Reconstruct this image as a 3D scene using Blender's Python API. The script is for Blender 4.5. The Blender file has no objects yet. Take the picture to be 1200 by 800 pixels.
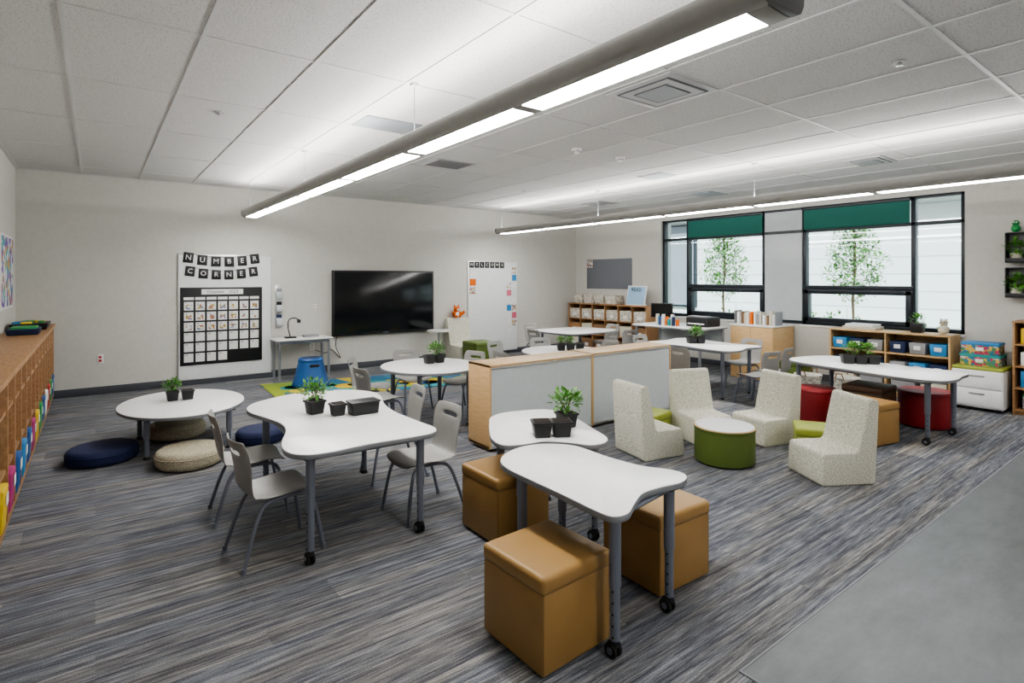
import bpy, bmesh, math, random
from mathutils import Vector, Matrix, Euler
random.seed(7)
SC=bpy.context.scene
# ------------------------------------------------------------------ materials
def newmat(name):
    m=bpy.data.materials.new(name); m.use_nodes=True
    nt=m.node_tree; b=nt.nodes["Principled BSDF"]; return m,nt,b
def N(nt,t,**k):
    n=nt.nodes.new(t)
    for a,v in k.items(): setattr(n,a,v)
    return n
def mat(name,col,rough=.5,metal=0,noise=0,nscale=20,bump=0,bscale=200,spec=None,stretch=None,col2=None,coat=0):
    m,nt,b=newmat(name)
    b.inputs["Base Color"].default_value=(*col,1)
    b.inputs["Roughness"].default_value=rough
    b.inputs["Metallic"].default_value=metal
    if spec is not None: b.inputs["Specular IOR Level"].default_value=spec
    if coat: b.inputs["Coat Weight"].default_value=coat
    tc=N(nt,"ShaderNodeTexCoord"); mp=N(nt,"ShaderNodeMapping")
    nt.links.new(tc.outputs["Object"],mp.inputs[0])
    if stretch: mp.inputs["Scale"].default_value=stretch
    no=N(nt,"ShaderNodeTexNoise"); no.inputs["Scale"].default_value=nscale; no.inputs["Detail"].default_value=4
    nt.links.new(mp.outputs[0],no.inputs[0])
    r=N(nt,"ShaderNodeValToRGB")
    c2=col2 if col2 else tuple(c*(1-max(noise,.04)) for c in col)
    r.color_ramp.elements[0].position=.38;r.color_ramp.elements[1].position=.62
    r.color_ramp.elements[0].color=(*c2,1); r.color_ramp.elements[1].color=(*col,1)
    nt.links.new(no.outputs[0],r.inputs[0]); nt.links.new(r.outputs[0],b.inputs["Base Color"])
    if bump:
        n2=N(nt,"ShaderNodeTexNoise"); n2.inputs["Scale"].default_value=bscale
        nt.links.new(tc.outputs["Object"],n2.inputs[0])
        bp=N(nt,"ShaderNodeBump"); bp.inputs["Strength"].default_value=bump; bp.inputs["Distance"].default_value=.004
        nt.links.new(n2.outputs[0],bp.inputs["Height"]); nt.links.new(bp.outputs[0],b.inputs["Normal"])
    return m
def emis(name,col,s):
    m,nt,b=newmat(name); b.inputs["Base Color"].default_value=(*col,1)
    b.inputs["Emission Color"].default_value=(*col,1); b.inputs["Emission Strength"].default_value=s; return m

M_wall=mat("wall_paint",(.62,.61,.57),.85,bump=.1,bscale=150)
M_trim=mat("baseboard_rubber",(.08,.085,.10),.6)
M_white=mat("white_laminate",(.82,.82,.82),.30)
M_edge=mat("gray_edgeband",(.22,.23,.25),.5)
M_leg=mat("gray_powdercoat",(.20,.22,.27),.38,metal=.35)
M_legl=mat("silver_steel",(.42,.44,.47),.3,metal=.7)
M_black=mat("black_plastic",(.015,.015,.017),.45)
M_rubber=mat("black_rubber",(.012,.012,.012),.7)
M_shell=mat("gray_plastic_shell",(.33,.325,.31),.42)
M_must=mat("mustard_vinyl",(.35,.205,.07),.40,noise=.08,nscale=6,bump=.15,bscale=350)
M_mustd=mat("mustard_piping",(.22,.13,.045),.5)
M_brown=mat("brown_vinyl",(.10,.05,.025),.45,bump=.1,bscale=300)
M_red=mat("red_vinyl",(.27,.012,.018),.45,bump=.1,bscale=300)
M_olive=mat("olive_vinyl",(.10,.145,.026),.5,bump=.1,bscale=300)
M_lime=mat("lime_vinyl",(.33,.38,.06),.5,bump=.1,bscale=300)
M_navy=mat("navy_fabric",(.014,.022,.075),.8,bump=.3,bscale=400)
M_tweed=mat("cream_tweed",(.78,.76,.66),.9,nscale=75,col2=(.46,.44,.36),bump=.4,bscale=250,stretch=(1,1,2.2))
M_tan=mat("tan_tweed",(.54,.50,.38),.9,nscale=110,col2=(.30,.27,.19),bump=.4,bscale=250)
M_maple=mat("maple_wood",(.64,.43,.22),.45,nscale=7,col2=(.56,.36,.17),stretch=(1,1,12))
M_maplet=mat("maple_top",(.62,.44,.25),.4,nscale=7,col2=(.55,.37,.20),stretch=(2,14,2))
M_cub=mat("cubby_wood",(.42,.235,.11),.45,nscale=6,col2=(.32,.17,.075),stretch=(10,1.2,8))
M_cubi=mat("cubby_inside_wood",(.38,.23,.12),.5,nscale=6,col2=(.30,.17,.08),stretch=(8,8,1))
M_wb=mat("whiteboard_surface",(.76,.78,.78),.18)
M_pan=mat("panel_gray",(.58,.62,.64),.28)
M_alu=mat("aluminium",(.6,.6,.6),.35,metal=.8)
M_scr,_,b=newmat("tv_glass"); b.inputs["Base Color"].default_value=(.006,.007,.009,1); b.inputs["Roughness"].default_value=.16
M_fix=mat("fixture_gray",(.36,.355,.34),.4,metal=.2)
M_fixc=mat("fixture_end_gray",(.14,.14,.14),.5)
M_lens=emis("fixture_lens",(1,.98,.95),24)
M_teal=mat("teal_shade",(.016,.15,.12),.7)
M_frame=mat("window_frame_black",(.012,.018,.026),.35)
M_gbd=mat("gray_tackboard",(.19,.20,.225),.9,bump=.3,bscale=300)
M_green=mat("leaf_green",(.17,.40,.07),.5,noise=.5,nscale=9,col2=(.07,.22,.03))
M_lgreen=mat("tree_leaf_green",(.14,.32,.06),.6,noise=.5,nscale=9,col2=(.06,.17,.03))
M_stem=mat("stem_brown",(.10,.07,.035),.8)
M_soil=mat("potting_soil",(.02,.014,.01),1,bump=.5,bscale=120)
M_paper=mat("paper_white",(.78,.78,.76),.7)
M_tile=mat("ceiling_grid_white",(.62,.62,.62),.5)
M_vent=mat("vent_white",(.46,.46,.47),.5)
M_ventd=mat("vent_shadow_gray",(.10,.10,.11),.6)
M_blued=mat("vent_panel_gray",(.33,.35,.38),.5)
COL={}
def cm(name,c,r=.5):
    if name not in COL: COL[name]=mat(name,c,r)
    return COL[name]
C_blue=cm("blue_plastic",(.02,.10,.30)); C_blu2=cm("sky_blue_plastic",(.04,.24,.52)); C_grn=cm("green_plastic",(.03,.28,.08))
C_yel=cm("yellow_plastic",(.72,.50,.03)); C_red=cm("red_plastic",(.45,.02,.02)); C_mag=cm("magenta_plastic",(.42,.04,.18)); C_org=cm("orange_plush",(.75,.16,.015),.9)
C_pur=cm("purple_plastic",(.15,.05,.3)); C_crm=cm("cream_plastic",(.62,.58,.48)); C_teal=cm("teal_plastic",(.03,.30,.30)); C_gry=cm("gray_plastic",(.3,.3,.31)); C_navy=cm("navy_plastic",(.015,.03,.09))
C_pink=cm("pink_plastic",(.65,.15,.22)); C_brn=cm("brown_card",(.25,.14,.07))
RAIN=[C_blue,C_red,C_grn,C_yel,C_mag,C_org,C_blu2,C_pur,M_paper,C_teal]

def m_carpet():
    m,nt,b=newmat("striped_carpet"); L=nt.links.new
    b.inputs["Roughness"].default_value=.95; b.inputs["Specular IOR Level"].default_value=.1
    tc=N(nt,"ShaderNodeTexCoord")
    br=N(nt,"ShaderNodeTexBrick"); br.offset=.37; br.inputs["Scale"].default_value=1; br.inputs["Mortar Size"].default_value=0
    br.inputs["Brick Width"].default_value=.92; br.inputs["Row Height"].default_value=.23
    br.inputs["Color1"].default_value=(0,0,0,1); br.inputs["Color2"].default_value=(1,1,1,1)
    L(tc.outputs["Object"],br.inputs[0])
    off=N(nt,"ShaderNodeVectorMath",operation="SCALE"); L(br.outputs["Color"],off.inputs[0]); off.inputs["Scale"].default_value=.35
    ad=N(nt,"ShaderNodeVectorMath",operation="ADD"); L(tc.outputs["Object"],ad.inputs[0]); L(off.outputs[0],ad.inputs[1])
    def noise(sc,det,rg=.6,src=None):
        mp=N(nt,"ShaderNodeMapping"); mp.inputs["Scale"].default_value=sc; L((src or ad).outputs["Object" if src else 0],mp.inputs[0])
        n=N(nt,"ShaderNodeTexNoise"); n.inputs["Scale"].default_value=1; n.inputs["Detail"].default_value=det; n.inputs["Roughness"].default_value=rg
        L(mp.outputs[0],n.inputs[0]); return n
    a=noise((1.3,42,1),4,.65,tc); c=noise((7,120,1),3); e=noise((.5,7,1),2,.5,tc); sp=noise((170,170,1),2,.6,tc)
    m2=N(nt,"ShaderNodeMath",operation="MULTIPLY_ADD"); L(a.outputs[0],m2.inputs[0]); m2.inputs[1].default_value=.70; m2.inputs[2].default_value=-.25
    mx=N(nt,"ShaderNodeMath",operation="MULTIPLY_ADD"); L(c.outputs[0],mx.inputs[0]); mx.inputs[1].default_value=.5; L(m2.outputs[0],mx.inputs[2])
    m3=N(nt,"ShaderNodeMath",operation="MULTIPLY_ADD"); L(sp.outputs[0],m3.inputs[0]); m3.inputs[1].default_value=.30; L(mx.outputs[0],m3.inputs[2])
    r=N(nt,"ShaderNodeValToRGB"); L(m3.outputs[0],r.inputs[0])
    el=r.color_ramp.elements; el[0].position=.36; el[0].color=(.068,.072,.085,1); el[1].position=.66; el[1].color=(.34,.34,.335,1)
    q=el.new(.46); q.color=(.13,.135,.15,1); q=el.new(.55); q.color=(.205,.207,.215,1)
    r2=N(nt,"ShaderNodeValToRGB"); L(e.outputs[0],r2.inputs[0]); r2.color_ramp.elements[0].position=.42; r2.color_ramp.elements[1].position=.62
    r2.color_ramp.elements[0].color=(.96,.99,1.05,1); r2.color_ramp.elements[1].color=(1.05,1.01,.95,1)
    mul=N(nt,"ShaderNodeMix",data_type="RGBA",blend_type="MULTIPLY"); mul.inputs[0].default_value=1
    L(r.outputs[0],mul.inputs[6]); L(r2.outputs[0],mul.inputs[7])
    r3=N(nt,"ShaderNodeValToRGB"); L(br.outputs["Color"],r3.inputs[0])
    r3.color_ramp.elements[0].position=.0; r3.color_ramp.elements[0].color=(.88,.88,.89,1)
    r3.color_ramp.elements[1].position=1; r3.color_ramp.elements[1].color=(1.5,1.44,1.33,1); q=r3.color_ramp.elements.new(.88); q.color=(1.04,1.04,1.03,1)
    mu2=N(nt,"ShaderNodeMix",data_type="RGBA",blend_type="MULTIPLY"); mu2.inputs[0].default_value=1
    L(mul.outputs[2],mu2.inputs[6]); L(r3.outputs[0],mu2.inputs[7]); L(mu2.outputs[2],b.inputs["Base Color"])
    bp=N(nt,"ShaderNodeBump"); bp.inputs["Strength"].default_value=.5; bp.inputs["Distance"].default_value=.004
    L(m3.outputs[0],bp.inputs["Height"]); L(bp.outputs[0],b.inputs["Normal"])
    return m
def m_lvt():
    m,nt,b=newmat("gray_vinyl_tile"); L=nt.links.new; b.inputs["Roughness"].default_value=.42
    tc=N(nt,"ShaderNodeTexCoord")
    br=N(nt,"ShaderNodeTexBrick"); br.offset=.5; br.inputs["Scale"].default_value=1; br.inputs["Mortar Size"].default_value=.0008
    br.inputs["Brick Width"].default_value=.92; br.inputs["Row Height"].default_value=.46
    br.inputs["Color1"].default_value=(.130,.142,.152,1); br.inputs["Color2"].default_value=(.142,.154,.164,1); br.inputs["Mortar"].default_value=(.11,.12,.13,1)
    L(tc.outputs["Object"],br.inputs[0])
    n=N(nt,"ShaderNodeTexNoise"); n.inputs["Scale"].default_value=3; n.inputs["Detail"].default_value=10; n.inputs["Roughness"].default_value=.7
    mp=N(nt,"ShaderNodeMapping"); mp.inputs["Scale"].default_value=(1,2.5,1); L(tc.outputs["Object"],mp.inputs[0]); L(mp.outputs[0],n.inputs[0])
    r=N(nt,"ShaderNodeValToRGB"); L(n.outputs[0],r.inputs[0]); r.color_ramp.elements[0].position=.3; r.color_ramp.elements[1].position=.7
    r.color_ramp.elements[0].color=(.75,.75,.75,1); r.color_ramp.elements[1].color=(1.2,1.2,1.2,1)
    mu=N(nt,"ShaderNodeMix",data_type="RGBA",blend_type="MULTIPLY"); mu.inputs[0].default_value=1
    L(br.outputs["Color"],mu.inputs[6]); L(r.outputs[0],mu.inputs[7]); L(mu.outputs[2],b.inputs["Base Color"]); return m
def m_ctile():
    m,nt,b=newmat("acoustic_ceiling_tile"); L=nt.links.new; b.inputs["Roughness"].default_value=.95
    tc=N(nt,"ShaderNodeTexCoord")
    n=N(nt,"ShaderNodeTexNoise"); n.inputs["Scale"].default_value=95; n.inputs["Detail"].default_value=4; n.inputs["Roughness"].default_value=.65; L(tc.outputs["Object"],n.inputs[0])
    r=N(nt,"ShaderNodeValToRGB"); L(n.outputs[0],r.inputs[0]); r.color_ramp.elements[0].position=.34; r.color_ramp.elements[1].position=.48
    r.color_ramp.elements[0].color=(.38,.38,.38,1); r.color_ramp.elements[1].color=(.65,.65,.645,1)
    L(r.outputs[0],b.inputs["Base Color"])
    bp=N(nt,"ShaderNodeBump"); bp.inputs["Strength"].default_value=.3; bp.inputs["Distance"].default_value=.002
    L(n.outputs[0],bp.inputs["Height"]); L(bp.outputs[0],b.inputs["Normal"]); return m
def m_block(name,c,cm_,w,hh,ms,rough=.9):
    m,nt,b=newmat(name); L=nt.links.new; b.inputs["Roughness"].default_value=rough
    tc=N(nt,"ShaderNodeTexCoord")
    sx=N(nt,"ShaderNodeSeparateXYZ"); cb=N(nt,"ShaderNodeCombineXYZ"); L(tc.outputs["Object"],sx.inputs[0]); L(sx.outputs[1],cb.inputs[0]); L(sx.outputs[2],cb.inputs[1])
    br=N(nt,"ShaderNodeTexBrick"); br.inputs["Scale"].default_value=1; br.inputs["Mortar Size"].default_value=ms
    br.inputs["Brick Width"].default_value=w; br.inputs["Row Height"].default_value=hh
    br.inputs["Color1"].default_value=(*c,1); br.inputs["Color2"].default_value=(*[x*.96 for x in c],1); br.inputs["Mortar"].default_value=(*cm_,1)
    L(cb.outputs[0],br.inputs[0]); L(br.outputs["Color"],b.inputs["Base Color"]); return m
def m_pattern(name,cols,scale):
    m,nt,b=newmat(name); L=nt.links.new; b.inputs["Roughness"].default_value=.8
    tc=N(nt,"ShaderNodeTexCoord"); v=N(nt,"ShaderNodeTexVoronoi"); v.inputs["Scale"].default_value=scale; L(tc.outputs["Object"],v.inputs[0])
    r=N(nt,"ShaderNodeValToRGB"); r.color_ramp.interpolation='CONSTANT'
    sp=N(nt,"ShaderNodeSeparateColor"); L(v.outputs["Color"],sp.inputs[0]); L(sp.outputs[0],r.inputs[0])
    el=r.color_ramp.elements; el[0].position=0; el[0].color=(*cols[0],1); el[1].position=1/len(cols); el[1].color=(*cols[1],1)
    for i in range(2,len(cols)): q=el.new(i/len(cols)); q.color=(*cols[i],1)
    L(r.outputs[0],b.inputs["Base Color"]); return m
M_carpet=m_carpet(); M_lvt=m_lvt(); M_ct=m_ctile()
M_block=m_block("exterior_block_wall",(.62,.615,.60),(.42,.42,.42),3.0,.4,.018)
M_rug=m_pattern("rug_pattern",[(.02,.13,.24),(.03,.24,.28),(.28,.36,.03),(.03,.18,.30),(.58,.45,.03),(.24,.34,.05),(.50,.40,.05)],2.6)
M_bask=m_pattern("patterned_bin_fabric",[(.65,.62,.55),(.36,.34,.30),(.6,.57,.5),(.48,.46,.40)],38)
M_flor=m_pattern("floral_box_print",[(.45,.05,.12),(.05,.2,.3),(.6,.4,.1),(.1,.25,.12),(.55,.5,.45)],30)
M_hex=m_pattern("hexagon_poster_print",[(.7,.7,.7),(.2,.12,.4),(.7,.7,.7),(.1,.4,.45),(.65,.65,.65),(.6,.35,.1)],14)
M_cards=m_pattern("photo_card_print",[(.75,.75,.72),(.45,.2,.12),(.75,.75,.72),(.75,.75,.72),(.5,.35,.1),(.2,.25,.4)],38)
M_grass=mat("exterior_grass",(.12,.25,.04),.9,noise=.5,nscale=4)
M_pave=mat("exterior_concrete",(.40,.40,.39),.9)
M_glass,nt,b=newmat("window_glass")
nt.nodes.remove(b); gl=N(nt,"ShaderNodeBsdfGlossy"); gl.inputs["Roughness"].default_value=.02; tr=N(nt,"ShaderNodeBsdfTransparent"); tr.inputs[0].default_value=(.84,.93,.96,1)
mx=N(nt,"ShaderNodeMixShader"); mx.inputs[0].default_value=.05; nt.links.new(tr.outputs[0],mx.inputs[1]); nt.links.new(gl.outputs[0],mx.inputs[2]); nt.links.new(mx.outputs[0],nt.nodes["Material Output"].inputs[0])

# ------------------------------------------------------------------ builder
def spline(pts,n=6,closed=True):
    out=[];k=len(pts)
    rng=range(k) if closed else range(k-1)
    for i in rng:
        if closed: p0,p1,p2,p3=[Vector(pts[(i+j-1)%k]) for j in range(4)]
        else: p0,p1,p2,p3=[Vector(pts[min(max(i+j-1,0),k-1)]) for j in range(4)]
        for s in range(n):
            t=s/n
            out.append(.5*((2*p1)+(-p0+p2)*t+(2*p0-5*p1+4*p2-p3)*t*t+(-p0+3*p1-3*p2+p3)*t**3))
    if not closed: out.append(Vector(pts[-1]))
    return out
class B:
    def __init__(s): s.bm=bmesh.new(); s.mats=[]
    def mi(s,m):
        if m not in s.mats: s.mats.append(m)
        return s.mats.index(m)
    def add(s,t,m,M=None):
        if M is not None: bmesh.ops.transform(t,matrix=M,verts=t.verts)
        i=s.mi(m)
        for f in t.faces: f.material_index=i
        me=bpy.data.meshes.new("t"); t.to_mesh(me); t.free(); s.bm.from_mesh(me); bpy.data.meshes.remove(me)
    def box(s,c,d,m,bev=0,rot=(0,0,0),seg=2,M=None,taper=None):
        t=bmesh.new(); bmesh.ops.create_cube(t,size=1)
        for v in t.verts:
            k=taper if (taper and v.co.z<0) else 1
            v.co=Vector((v.co.x*d[0]*k,v.co.y*d[1]*k,v.co.z*d[2]))
        if bev: bmesh.ops.bevel(t,geom=t.edges[:],offset=min(bev,min(d)*.49),segments=seg,profile=.5,affect='EDGES')
        X=Matrix.Translation(c)@Euler(rot).to_matrix().to_4x4()
        s.add(t,m,(M@X) if M else X)
    def bx(s,x0,x1,y0,y1,z0,z1,m,bev=0,**k): s.box(((x0+x1)/2,(y0+y1)/2,(z0+z1)/2),(abs(x1-x0),abs(y1-y0),abs(z1-z0)),m,bev,**k)
    def cyl(s,p0,p1,r,m,r2=None,seg=20,bev=0):
        p0=Vector(p0);p1=Vector(p1);d=p1-p0
        t=bmesh.new(); bmesh.ops.create_cone(t,cap_ends=True,segments=seg,radius1=r,radius2=r if r2 is None else r2,depth=d.length)
        if bev:
            ed=[e for e in t.edges if len([f for f in e.link_faces if len(f.verts)>4])==1]
            bmesh.ops.bevel(t,geom=ed,offset=bev,segments=4,profile=.5,affect='EDGES')
        s.add(t,m,Matrix.Translation((p0+p1)/2)@d.to_track_quat('Z','Y').to_matrix().to_4x4())
    def ball(s,c,r,m,sc=(1,1,1),sub=2):
        t=bmesh.new(); bmesh.ops.create_icosphere(t,subdivisions=sub,radius=r)
        s.add(t,m,Matrix.Translation(c)@Matrix.Diagonal((*sc,1)))
    def prism(s,pts,z0,z1,m,bev=0,M=None,seg=2):
        t=bmesh.new(); a=[t.verts.new((p[0],p[1],z0)) for p in pts]; b=[t.verts.new((p[0],p[1],z1)) for p in pts]
        n=len(pts); t.faces.new(a[::-1]); t.faces.new(b)
        for i in range(n): t.faces.new((a[i],a[(i+1)%n],b[(i+1)%n],b[i]))
        bmesh.ops.recalc_face_normals(t,faces=t.faces[:])
        if bev:
            ed=[e for e in t.edges if abs(e.verts[0].co.z-e.verts[1].co.z)<1e-6 or e.calc_face_angle(0)>.5]
            bmesh.ops.bevel(t,geom=ed,offset=bev,segments=seg,profile=.5,affect='EDGES')
        s.add(t,m,M)
    def tube(s,pts,r,m,seg=10):
        pts=[Vector(p) for p in pts]; t=bmesh.new(); rings=[]
        for i,p in enumerate(pts):
            d=(pts[min(i+1,len(pts)-1)]-pts[max(i-1,0)]).normalized(); q=d.to_track_quat('Z','Y')
            rings.append([t.verts.new(p+q@Vector((r*math.cos(2*math.pi*j/seg),r*math.sin(2*math.pi*j/seg),0))) for j in range(seg)])
        for a,b in zip(rings,rings[1:]):
            o=min(range(seg),key=lambda k:(b[k].co-a[0].co).length)
            for j in range(seg): t.faces.new((a[j],a[(j+1)%seg],b[(j+1+o)%seg],b[(j+o)%seg]))
        t.faces.new(rings[0][::-1]); t.faces.new(rings[-1]); bmesh.ops.recalc_face_normals(t,faces=t.faces[:]); s.add(t,m)
    def mesh(s,me,m,M=None):
        t=bmesh.new(); t.from_mesh(me); s.add(t,m,M)
    def text(s,body,size,m,M,align='CENTER'):
        c=bpy.data.curves.new("t","FONT"); c.body=body; c.size=size; c.align_x=align; c.align_y='CENTER'; c.resolution_u=2
        o=bpy.data.objects.new("t",c); SC.collection.objects.link(o); dg=bpy.context.evaluated_depsgraph_get()
        me=bpy.data.meshes.new_from_object(o.evaluated_get(dg)); s.mesh(me,m,M)
        bpy.data.objects.remove(o); bpy.data.curves.remove(c)
    def mk(s,name,ang=38):
        for f in s.bm.faces: f.smooth=True
        for e in s.bm.edges:
            if len(e.link_faces)==2:
                try:
                    if e.calc_face_angle()>math.radians(ang): e.smooth=False
                except: pass
        me=bpy.data.meshes.new(name); s.bm.to_mesh(me); s.bm.free()
        for m in s.mats: me.materials.append(m)
        return me
    def done(s,name,loc=(0,0,0),rz=0,ang=38):
        return put(s.mk(name,ang),name,loc,rz)
def put(me,name,loc,rz=0):
    o=bpy.data.objects.new(name,me); SC.collection.objects.link(o); o.location=loc; o.rotation_euler=(0,0,math.radians(rz)); return o
def onY(x,y,z): return Matrix.Translation((x,y,z))@Euler((math.radians(90),0,0)).to_matrix().to_4x4()
def onX(x,y,z): return Matrix.Translation((x,y,z))@Euler((math.radians(90),0,math.radians(-90))).to_matrix().to_4x4()

# ------------------------------------------------------------------ room shell
X0,X1,Y0,Y1,H=-.77,8.5,-2.6,8.93,2.83
b=B(); b.bx(X0-.2,X1+.3,Y0-.2,Y1+.2,-.12,0,M_carpet); b.done("floor")
b=B(); b.bx(1.966,X1-.001,Y0+.001,1.155,.0005,.004,M_lvt); b.bx(1.958,1.966,Y0+.001,1.163,0.0005,.006,M_edge); b.bx(1.966,X1-.001,1.155,1.163,0.0005,.006,M_edge); b.done("vinyl_floor_strip")
b=B(); b.bx(X0-.2,X1+.3,Y0-.2,Y1+.2,H,H+.15,M_ct); b.done("ceiling")
b=B()
x=-.136-.61
while x<X1: b.bx(x-.012,x+.012,Y0,Y1,H-.006,H-.0005,M_tile); x+=.61
y=4.66-1.22*6
while y<Y1:
    if y>Y0: b.bx(X0,X1,y-.012,y+.012,H-.005,H-.0005,M_tile)
    y+=1.22
b.bx(X0,X1,Y1-.02,Y1,H-.008,H-.0005,M_tile); b.bx(X0,X0+.02,Y0,Y1,H-.008,H-.0005,M_tile); b.bx(X1-.02,X1,Y0,Y1,H-.008,H-.0005,M_tile)
b.done("ceiling_grid")
b=B(); b.bx(X0-.2,X0,Y0-.2,Y1+.2,0,H,M_wall); b.done("wall_left")
b=B(); b.bx(X0,X1+.3,Y1,Y1+.2,0,H,M_wall); b.done("wall_back")
b=B(); b.bx(X0,X1+.3,Y0-.2,Y0,0,H,M_wall); b.done("wall_front")
WY0,WY1,WZ0,WZ1=2.07,6.62,.81,2.57
b=B()
b.bx(X1,X1+.3,Y0,WY0,0,H,M_wall); b.bx(X1,X1+.3,WY1,Y1,0,H,M_wall)
b.bx(X1,X1+.3,WY0,WY1,0,WZ0,M_wall); b.bx(X1,X1+.3,WY0,WY1,WZ1,H,M_wall); b.done("wall_right")
b=B(); b.bx(X0,X1,Y1-.012,Y1,0,.1,M_trim,.003); b.done("baseboard_back")
b=B(); b.bx(X1-.012,X1,Y0,Y1-.012,0.005,.1,M_trim,.003); b.done("baseboard_right")
b=B(); b.bx(X0,X0+.012,Y0,Y1-.012,0,.1,M_trim,.003); b.done("baseboard_left")
def window(name,ya,yb,nar):
    b=B(); fx=X1+.05; t=.05; d=.1
    def fr(y0,y1,z0,z1,dd=d,o=0): b.bx(fx-o,fx+dd,y0,y1,z0,z1,M_frame,.004)
    fr(ya,yb,WZ0,WZ0+t); fr(ya,yb,WZ1-t*.7,WZ1); fr(ya,ya+t,WZ0,WZ1); fr(yb-t,yb,WZ0,WZ1)
    my=ya+.55 if nar=='lo' else yb-.55
    fr(my-t/2,my+t/2,WZ0,WZ1); fr(ya,yb,2.19,2.235)
    w0,w1=(my,yb) if nar=='lo' else (ya,my)
    fr(w0,w1,1.33,1.395,d,.005)
    for q in ((w0,w1,.86,.92),(w0,w1,1.27,1.335),(w0+.02,w0+.085,.86,1.33),(w1-.085,w1-.02,.86,1.33)): fr(*q,d,.012)
    b.bx(fx+.04,fx+.046,ya+t,yb-t,WZ0+t,WZ1-.03,M_glass)
    b.bx(X1-.02,X1+.05,ya,yb,WZ0-.03,WZ0,M_white,.005)
    b.bx(X1+.02,X1+.024,w0+.03,w1-.03,2.24,2.53,M_teal); b.cyl((X1+.022,w0+.03,2.235),(X1+.022,w1-.03,2.235),.009,M_teal); b.bx(X1+.0,X1+.05,w0+.02,w1-.02,2.52,2.57,M_frame,.005)
    b.done(name)
window("window_1",4.625,6.62,'hi'); window("window_2",2.07,4.035,'lo')
b=B(); b.bx(X1+.03,X1+.2,4.04,4.62,WZ0,WZ1,M_pan,.004); b.bx(X1+.02,X1+.05,4.04,4.62,2.19,2.235,M_frame); b.bx(X1+.02,X1+.05,4.04,4.62,WZ0-.0,WZ0+.05,M_frame); b.bx(X1+.02,X1+.05,4.04,4.62,WZ1-.035,WZ1,M_frame);b.done("window_mullion_panel")
# exterior
b=B(); b.bx(9.2,30,-20,30,-.35,-.3,M_pave); b.done("exterior_ground")
b=B(); b.bx(15,15.4,-14,22,-.3,7,M_block); b.bx(14.9,15.05,-14,22,-.3,.15,M_pan)
for ya in (10.3,12.2,14.1): b.bx(14.9,15.02,ya,ya+1.3,.6,3.2,M_frame); b.bx(14.88,14.93,ya+.06,ya+1.24,.66,3.14,M_gbd)
b.bx(14.5,15,-14,22,3.3,3.5,M_pan); b.bx(14.5,15,2.0,2.5,-.3,3.3,M_pan)
b.done("neighbor_building")
def leaves(b,c,R,n,ls,m=M_green,zs=1,up=.3):
    t=bmesh.new()
    for i in range(n):
        d=Vector((random.gauss(0,1),random.gauss(0,1),random.gauss(0,1)*zs)); d.normalize(); p=Vector(c)+Vector((d.x*R,d.y*R,d.z*R*zs))*random.uniform(.35,1)
        dr=(d+Vector((0,0,up))+Vector([random.uniform(-.5,.5) for _ in range(3)])).normalized(); q=dr.to_track_quat('Y','Z'); l=ls*random.uniform(.6,1.2); w=l*.3
        vs=[t.verts.new(p+q@Vector(k)) for k in ((0,0,0),(w,l*.4,l*.08),(w*.7,l*.75,l*.05),(0,l,-l*.1),(-w*.7,l*.75,l*.05),(-w,l*.4,l*.08),(0,l*.45,0))]
        t.faces.new((vs[0],vs[1],vs[6])); t.faces.new((vs[1],vs[2],vs[6])); t.faces.new((vs[2],vs[3],vs[6])); t.faces.new((vs[3],vs[4],vs[6])); t.faces.new((vs[4],vs[5],vs[6])); t.faces.new((vs[5],vs[0],vs[6]))
    b.add(t,m)
b=B(); b.bx(12.2,13.7,-6,18,-.3,-.22,M_grass)
for i in range(40): leaves(b,(12.9+random.uniform(-.3,.3),-4+i*.5,.1+random.uniform(0,.4)),.32,80,.09,M_lgreen)
b.done("hedge_row")
def tree(x,y,s):
    b=B(); b.tube([(0,0,-.3),(.02,.02,.6),(0,.03,1.1),(.03,0,1.7),(.02,.02,2.45)],.024*s,M_stem)
    for i in range(28):
        z=1.0+i*.052; a=i*2.4; r=.46*(1-abs(i-8)/26); e=Vector((math.cos(a)*r*.8,math.sin(a)*r,z+.28))
        b.tube([(0,0.01,z),(e.x*.5,e.y*.5,z+.10),tuple(e)],.006,M_stem,6); leaves(b,e,.15,56,.065,M_lgreen); leaves(b,(e.x*.55,e.y*.55,z+.15),.13,34,.06,M_lgreen)
    b.done("sapling_tree",(x,y,0))
tree(11.2,7.0,1); tree(11.2,4.35,1)
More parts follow.
